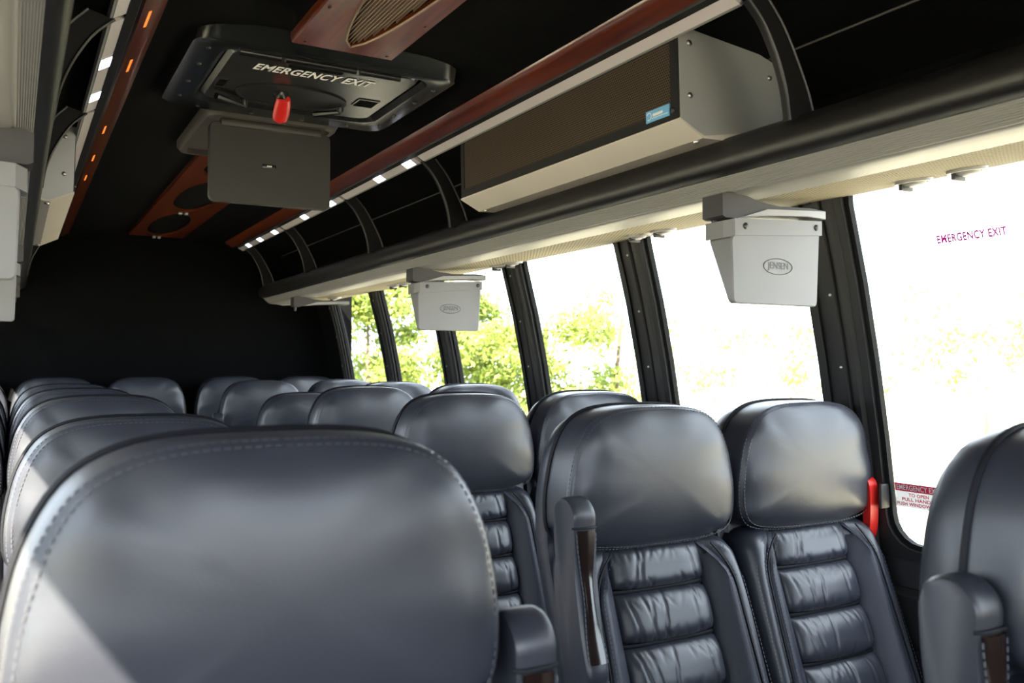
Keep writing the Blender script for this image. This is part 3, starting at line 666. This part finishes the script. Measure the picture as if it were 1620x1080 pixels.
def loopline(f, y, c=HC, P=HEAD): return [Vector(p) for p in ring(P, f, y, c)]
def dashes(P, step=0.0085, ln=0.0052, r=0.0008, closed=True):
    P = P + [P[0]] if closed else P
    parts = []; acc = 0.0; L = [0.0]
    for i in range(1, len(P)): L.append(L[-1] + (P[i] - P[i - 1]).length)
    def at(s):
        for i in range(1, len(P)):
            if L[i] >= s: return P[i - 1] + (P[i] - P[i - 1]) * ((s - L[i - 1]) / max(1e-9, L[i] - L[i - 1]))
        return P[-1]
    s = 0.0
    while s + ln < L[-1]:
        parts.append(tube([at(s), at(s + ln)], r, 3)); s += step
    return join(*parts)
def build_proto():
    SM['headrest'] = headrest_mesh()
    SM['piping'] = mesh('piping', *tube(loopline(1.006, 0.0845), 0.0042, 6, True), smooth=60)
    SM['stitching'] = mesh('stitching', *join(dashes(loopline(0.944, 0.0030)), dashes(loopline(0.979, 0.0118))), smooth=0)
    # rear shell, full height
    SHELL = crom([Vector(p) for p in half([(0, 1.168), (0.075, 1.166), (0.128, 1.156), (0.168, 1.131), (0.195, 1.086), (0.209, 1.035), (0.216, 0.980), (0.216, 0.90), (0.2155, 0.80), (0.2155, 0.68), (0.215, 0.56), (0.212, 0.45), (0.16, 0.40), (0, 0.395)])], 88)
    rs = [ring(SHELL, f, y, (0, 0.80), lean=True) for f, y in ((0.9, 0.080), (0.985, 0.082), (0.995, 0.088), (0.985, 0.112), (0.962, 0.135), (0.92, 0.150), (0.8, 0.157), (0.5, 0.160), (0.05, 0.160))]
    SM['back_shell'] = mesh('back_shell', *loft(rs), smooth=60)
    # lower back body
    LOW = crom([Vector(p) for p in half([(0, 0.896), (0.10, 0.896), (0.160, 0.893), (0.196, 0.878), (0.209, 0.838), (0.2145, 0.76), (0.2155, 0.66), (0.2145, 0.56), (0.208, 0.47), (0.17, 0.44), (0, 0.436)])], 80)
    c = (0, 0.66)
    flat = lambda f: lerp(f, (0.95, 0.982, 1.0), (0.040, 0.044, 0.055))
    wt = lambda x: min(1.0, (abs(x) / 0.165) ** 3)
    rs = [[(p[0], p[1] + (flat(f) - y) * (1 - wt(p[0])) * (1 if f < 1 else 0), p[2]) for p in ring(LOW, f, y, c, lean=True)] for f, y in ((0.03, 0.040), (0.3, 0.040), (0.6, 0.034), (0.74, 0.012), (0.83, -0.006), (0.90, -0.008), (0.95, 0.004), (0.982, 0.024), (1.0, 0.052), (1.0, 0.084))]
    SM['back_cushion'] = mesh('back_cushion', *loft(rs), smooth=60)
    # side panels (perforated leather between the pleats and the outer roll)
    def bol(s):
        rs = []
        for k in range(25):
            z = 0.455 + (0.882 - 0.455) * k / 24; e = min(1, min(k, 24 - k) / 3 + 0.15)
            xi = 0.114; xo = 0.168 + 0.012 * (1 - k / 24); xo = xo - (max(0, (k - 19) / 5) ** 2) * 0.045
            pr = [(xi, 0.035), (xi + 0.006, 0.018), (xi + 0.02, 0.004), ((xi + xo) / 2 + 0.006, -0.008), (xo - 0.014, -0.0135), (xo - 0.004, -0.0105), (xo, -0.004), (xo, 0.02)]
            rs.append([(s * x, y * e + 0.03 * (1 - e) + shift(z), z) for x, y in pr])
        return loft(rs)
    SM['side_panel_l'] = mesh('side_panel', *bol(-1), smooth=60); SM['side_panel_r'] = mesh('side_panel', *bol(1), smooth=60)
    def seamline(s, off, yy):
        P = []
        for k in range(25):
            z = 0.455 + (0.884 - 0.455) * k / 24; x = 0.168 + 0.012 * (1 - k / 24) - (max(0, (k - 19) / 5) ** 2) * 0.045 + off
            P.append(Vector((s * x, yy + shift(z), z)))
        return P
    SM['seam_l'] = mesh('seam', *tube(seamline(-1, 0.003, -0.008), 0.0022, 5), smooth=60); SM['seam_r'] = mesh('seam', *tube(seamline(1, 0.003, -0.008), 0.0022, 5), smooth=60)
    st = []
    for s in (-1, 1):
        st += [dashes(seamline(s, 0.009, -0.0088), closed=False), dashes(seamline(s, -0.007, -0.0130), closed=False), dashes([p + Vector((s * 0.026, 0.006, 0)) for p in seamline(s, 0.004, -0.008)], closed=False)]
    SM['bolster_stitching'] = mesh('bolster_stitching', *join(*st), smooth=0)
    # gathered pads
    rnd = random.Random(4)
    for v in range(4):
        cr = [(rnd.uniform(-0.8, 0.8), rnd.uniform(-0.12, 0.12), rnd.uniform(0.6, 1.0)) for _ in range(5)]
        sh = [(rnd.uniform(-0.95, 0.95), rnd.choice((-1, 1)), rnd.uniform(0.4, 1), rnd.uniform(-0.3, 0.3)) for _ in range(26)]
        NA, NB = 64, 26; V, Fc = [], []
        top = (0.890, 0.806, 0.711, 0.614)[v]; bot = (0.806, 0.711, 0.614, 0.517)[v]
        for j in range(NB + 1):
            b = -1 + 2 * j / NB
            for i in range(NA + 1):
                a = -1 + 2 * i / NA
                bulge = (max(0, 1 - abs(a) ** 5) ** 0.5) * (max(0, 1 - abs(b) ** 3.2) ** 0.5)
                d = 0.034 * bulge
                for a0, sl, dp in cr: d -= 0.0042 * dp * math.exp(-((a - a0 - sl * b) / 0.022) ** 2) * bulge
                for a0, sg, dp, sl in sh:
                    q = max(0, sg * b - 0.25) / 0.75
                    if q: d -= 0.0055 * dp * q * (1 - q * 0.35) * math.exp(-((a - a0 - sl * (1 - q)) / 0.028) ** 2) * max(0.15, bulge)
                hw_ = 0.1185 - 0.005 * abs(b) ** 4
                z = top + (bot - top) * (b + 1) / 2 + 0.004 * a * a * (-1 if b < 0 else 1) * abs(b)
                V.append((a * hw_, 0.034 - d + shift(z), z))
        for j in range(NB):
            for i in range(NA):
                p = j * (NA + 1) + i; Fc.append((p, p + 1, p + NA + 2, p + NA + 1))
        me = bpy.data.meshes.new('pleat_pad'); me.from_pydata(V, [], Fc)
        bm = bmesh.new(); bm.from_mesh(me); bmesh.ops.recalc_face_normals(bm, faces=bm.faces)
        fc = bm.faces[len(bm.faces) // 2] if not hasattr(bm.faces, 'ensure_lookup_table') else (bm.faces.ensure_lookup_table(), bm.faces[NA * NB // 2])[1]
        if fc.normal.y > 0: bmesh.ops.reverse_faces(bm, faces=bm.faces)
        ee = [e for e in bm.edges if e.is_boundary]
        r = bmesh.ops.extrude_edge_only(bm, edges=ee)
        for q in r['geom']:
            if isinstance(q, bmesh.types.BMVert): q.co.y += 0.02
        bm.to_mesh(me); bm.free()
        me.polygons.foreach_set('use_smooth', [True] * len(me.polygons))
        SM['pleat_pad%d' % v] = me
    for q, z in enumerate((0.806, 0.711, 0.614)):
        SM['cross_seam%d' % q] = mesh('seam', *tube([(0.112 * (k / 8 - 1), 0.024 + shift(z) + 0.008 * (k / 8 - 1) ** 4, z) for k in range(17)], 0.0042, 6), smooth=60)
    # raised armrest (aisle side = -x); profile in (y, z)
    ap = [Vector(p) for p in ((-0.060, 1.012), (-0.085, 1.008), (-0.103, 0.988), (-0.104, 0.955), (-0.108, 0.88), (-0.128, 0.78), (-0.148, 0.715), (-0.135, 0.695), (-0.100, 0.70), (-0.066, 0.76), (-0.044, 0.86), (-0.032, 0.95), (-0.036, 0.995))]
    A = crom(ap, 52)
    cc = Vector((-0.085, 0.86))
    rs = []
    for f, x in ((0.93, -0.272), (0.985, -0.268), (1.0, -0.262), (1.0, -0.236), (0.985, -0.230), (0.93, -0.226)):
        rs.append([(x, cc.x + (p.x - cc.x) * (f if f == 1 else f - 0.02), cc.y + (p.y - cc.y) * (f + (1 - f) * 0.7)) for p in A])
    SM['armrest'] = mesh('armrest', *loft(rs), smooth=50)
    fy = lambda z: lerp(z, (0.715, 0.78, 0.88, 0.955, 0.99), (-0.150, -0.130, -0.1095, -0.1055, -0.104))
    rs = []
    for k in range(15):
        z = 0.735 + (0.958 - 0.735) * k / 14; t = k / 14; hw_ = 0.0115 + 0.0035 * math.cos(t * math.pi * 2) + 0.002 * t
        rs.append([(-0.249 - hw_, fy(z) - 0.003, z), (-0.249 - hw_ * 0.4, fy(z) - 0.0045, z), (-0.249 + hw_ * 0.4, fy(z) - 0.0045, z), (-0.249 + hw_, fy(z) - 0.003, z), (-0.249 + hw_, fy(z) + 0.01, z), (-0.249 - hw_, fy(z) + 0.01, z)])
    SM['armrest_inlay'] = mesh('armrest_inlay', *loft(rs), smooth=40)
    st = []
    for s in (-1, 1):
        st.append(dashes([Vector((-0.249 + s * (0.0152 + 0.0035 * math.cos(k / 14 * math.pi * 2) + 0.002 * k / 14), fy(0.735 + 0.223 * k / 14) - 0.0018, 0.735 + 0.223 * k / 14)) for k in range(15)], 0.009, 0.006, 0.0013, False))
    SM['armrest_stitching'] = mesh('armrest_stitching', *join(*st), smooth=0)
    # strap seam across the arm just under the rounded end
    SM['armrest_band'] = mesh('armrest_band', *tube([(-0.273, -0.100, 0.962), (-0.270, -0.1065, 0.962), (-0.249, -0.108, 0.962), (-0.228, -0.1065, 0.962), (-0.225, -0.100, 0.962)], 0.0024, 6), smooth=60)
    # seat cushion and base
    rs = []
    for k, (y, z0, z1, hw_) in enumerate(((-0.62, 0.36, 0.43, 0.19), (-0.60, 0.33, 0.468, 0.206), (-0.55, 0.32, 0.485, 0.213), (-0.35, 0.32, 0.475, 0.2145), (-0.17, 0.32, 0.465, 0.2145), (-0.12, 0.33, 0.45, 0.206))):
        rs.append([(x, y, z) for x, z in rrect(-hw_, hw_, z0, z1, 0.045, 5)])
    SM['seat_cushion'] = mesh('seat_cushion', *loft(rs), smooth=60)
    SM['base'] = mesh('base', *box(-0.21, 0.21, -0.52, -0.08, 0.24, 0.325, 0.01), smooth=40)
    SM['leg_a'] = mesh('leg', *box(-0.17, -0.13, -0.45, -0.12, 0.0, 0.245, 0.006), smooth=40)
    SM['leg_b'] = mesh('leg', *box(0.13, 0.17, -0.45, -0.12, 0.0, 0.245, 0.006), smooth=40)
build_proto()
MAT_OF = {'thread': ('stitching', 'bolster_stitching', 'armrest_stitching'), 'leather_edge': ('cross_seam0', 'cross_seam1', 'cross_seam2', 'piping', 'seam_l', 'seam_r', 'armrest_band'), 'inlay': ('armrest_inlay',), 'seat_base': ('base', 'leg_a', 'leg_b'), 'leather_perf': ('side_panel_l', 'side_panel_r')}
for k, me in SM.items():
    mm_ = next((m for m, ks in MAT_OF.items() if k in ks), 'leather'); me.materials.append(MATS[mm_])
def seat(x, y, label, arm=0, dz=0.0, lean=0.0, turn=0.0, near=True, ady=0.0):
    root = empty('coach_seat', (x, y, 0)); tag(root, label, 'seat', 'black leather coach seats')
    root.rotation_euler = (R(lean), 0, R(turn)); root.location.z = 0
    def ch(name, key, par=None, flip=False):
        o = put(name, SM[key], None, par or root, (0, 0, dz))
        if par: o.location.z = 0
        if flip: o.scale.x = -1
        if name == 'stitching': o['kind'] = 'stuff'
        return o
    ch('back_shell', 'back_shell')
    h = ch('headrest', 'headrest'); ch('piping', 'piping', h); ch('stitching', 'stitching', h)
    b = ch('back_cushion', 'back_cushion')
    if near:
        for v in range(4): ch('pleat_pad', 'pleat_pad%d' % v, b)
        for q in range(3): ch('seam', 'cross_seam%d' % q, b)
        ch('seam', 'seam_l', b); ch('seam', 'seam_r', b); ch('stitching', 'bolster_stitching', b)
        ch('side_panel', 'side_panel_l', b); ch('side_panel', 'side_panel_r', b)
    if arm:
        a = ch('armrest', 'armrest', None, arm > 0); a.location.y = ady; a.location.z -= 0.032 if ady == 0.105 else 0
        ch('armrest_inlay', 'armrest_inlay', a); ch('stitching', 'armrest_stitching', a); ch('armrest_band', 'armrest_band', a)
    c = ch('seat_cushion', 'seat_cushion'); bs = ch('base', 'base'); c.location.z = 0; bs.location.z = 0
    l1 = ch('leg', 'leg_a', bs); l2 = ch('leg', 'leg_b', bs)
    return root
XA, XW, LA, LW = 1.134, 1.573, 0.206, -0.233
ROWR = [0.53, 1.41, 2.24, 3.05, 3.85, 4.60]
seat(XA, ROWR[0], 'black leather aisle seat at the photo\'s right edge, seen from its side with armrest', -1, 0.014, ady=0.134)
seat(XA, ROWR[1], 'black leather aisle seat with pleated back and raised armrest, foremost facing the camera', -1)
seat(XW, ROWR[1], 'black leather window seat with pale sheen beside the red handle', 0)
nmR = ['second', 'third', 'fourth', 'fifth']
for k, (dz, ln) in enumerate(((0.0, 0.0), (0.002, 0.0), (-0.045, 2.0), (0.0, 0.0))):
    seat(XA, ROWR[2 + k], 'black leather seat in the %s row of the right-hand block, on the aisle' % nmR[k], -1, dz, ln)
    seat(XW, ROWR[2 + k], 'black leather seat in the %s row of the right-hand block, by the window' % nmR[k], 0, 0.0 if k != 1 else 0.006)
ROWL = [0.755, 1.68, 2.50, 3.30, 4.10]
for k, (nm, dz) in enumerate((('blurred black leather seat filling the lower left foreground, sunlit on one edge', 0.021), ('black leather aisle seat directly behind the blurred foreground seat', -0.012),
                        ('black leather aisle seat, third from the camera in the left block', 0.0), ('black leather aisle seat, fourth from the camera in the left block', 0.0), ('black leather aisle seat, fifth from the camera in the left block', 0.0))):
    seat(LA, ROWL[k], nm, 1, dz, ady=0.105 if k == 0 else 0.0)
for k, nm in ((2, 'third'), (3, 'fourth'), (4, 'fifth')):
    seat(LW, ROWL[k], 'sunlit window seat cut by the photo edge in the %s row of the left block' % nm, 0)
for x, nm in ((LW, 'leftmost'), (LA, 'second from left'), (CX, 'middle'), (XA, 'fourth from left'), (XW, 'rightmost')):
    seat(x, 5.285, 'black leather seat of the rear bench row, %s of its five' % nm, 0, 0.012)
# ------------------------------------------------------------------ outside: pale ground and sunlit trees
o = mk('ground', box(-60, 60, -60, 80, -0.95, -0.85), 'ground', None, 0); tag(o, 'pale sunlit ground outside the coach', kind='structure')
def tree(x, y, h, rad, nleaf, size, label, seed, m='leaf', low=0.4, clumps=26, cat='tree'):
    rnd = random.Random(seed); root = empty('tree' if cat == 'tree' else 'shrub', (x, y, -0.85)); tag(root, label, cat, 'trees beyond the windows')
    tk = [(0, 0, 0), (0.05 * rnd.uniform(-1, 1), 0.05, h * 0.3), (0.15 * rnd.uniform(-1, 1), 0.1 * rnd.uniform(-1, 1), h * 0.6), (0.2 * rnd.uniform(-1, 1), 0, h * 0.85)]
    if cat == 'shrub': tk = [(x_, y_, z_ * 0.3) for x_, y_, z_ in tk]
    mk('trunk', tube(crom([Vector(p) for p in tk], 10, False), lambda t: 0.10 * h / 5 * (1 - 0.8 * t) + 0.008, 8), 'bark', root, 60)
    V, Fc = [], []
    cl = []
    for _ in range(clumps):
        a = rnd.uniform(0, 2 * math.pi); zz = rnd.uniform(low, h); f = math.sqrt(rnd.random()) * rad * (0.6 + 0.4 * math.sin(math.pi * min(1, zz / h)))
        cl.append((f * math.cos(a), f * math.sin(a), zz, rnd.uniform(0.16, 0.34) * rad))
    for _ in range(nleaf):
        cx, cy, cz, cr = rnd.choice(cl)
        d = Vector((rnd.gauss(0, 1), rnd.gauss(0, 1), rnd.gauss(0, 0.7))) * cr * 0.55
        p = Vector((cx, cy, cz)) + d
        u = Vector((rnd.gauss(0, 1), rnd.gauss(0, 1), rnd.gauss(0, 1))).normalized(); v = u.orthogonal().normalized()
        v = (v + u.cross(v) * rnd.uniform(-1, 1)).normalized(); s = size * rnd.uniform(0.6, 1.3)
        n = len(V); V += [p - u * s, p + v * s * 0.45, p + u * s, p - v * s * 0.45]; Fc.append((n, n + 1, n + 2, n + 3))
    me = mesh('crown', V, Fc, 0, False); c = put('crown', me, m, root); c['kind'] = 'stuff'
    return root
tree(9.2, 25.0, 4.6, 2.3, 9000, 0.11, 'leafy green tree seen through the rearmost window', 11)
tree(10.0, 20.5, 3.9, 2.0, 7500, 0.10, 'leafy green tree behind the second window from the rear', 12)
tree(11.0, 18.0, 3.6, 1.9, 6000, 0.09, 'green tree behind the monitor in mid coach', 13)
tree(12.9, 17.6, 4.2, 2.0, 2600, 0.10, 'thin yellow-green tree seen through the middle windows', 14, 'leaf_pale')
tree(17.6, 17.2, 3.0, 2.2, 1300, 0.10, 'sparse pale shrub beyond the window behind the large monitor', 15, 'leaf_pale', 1.5, 14, 'shrub')
tree(18.9, 12.0, 4.0, 2.4, 1700, 0.10, 'sparse pale shrub beyond the foremost window', 16, 'leaf_pale', 1.5, 18, 'shrub')
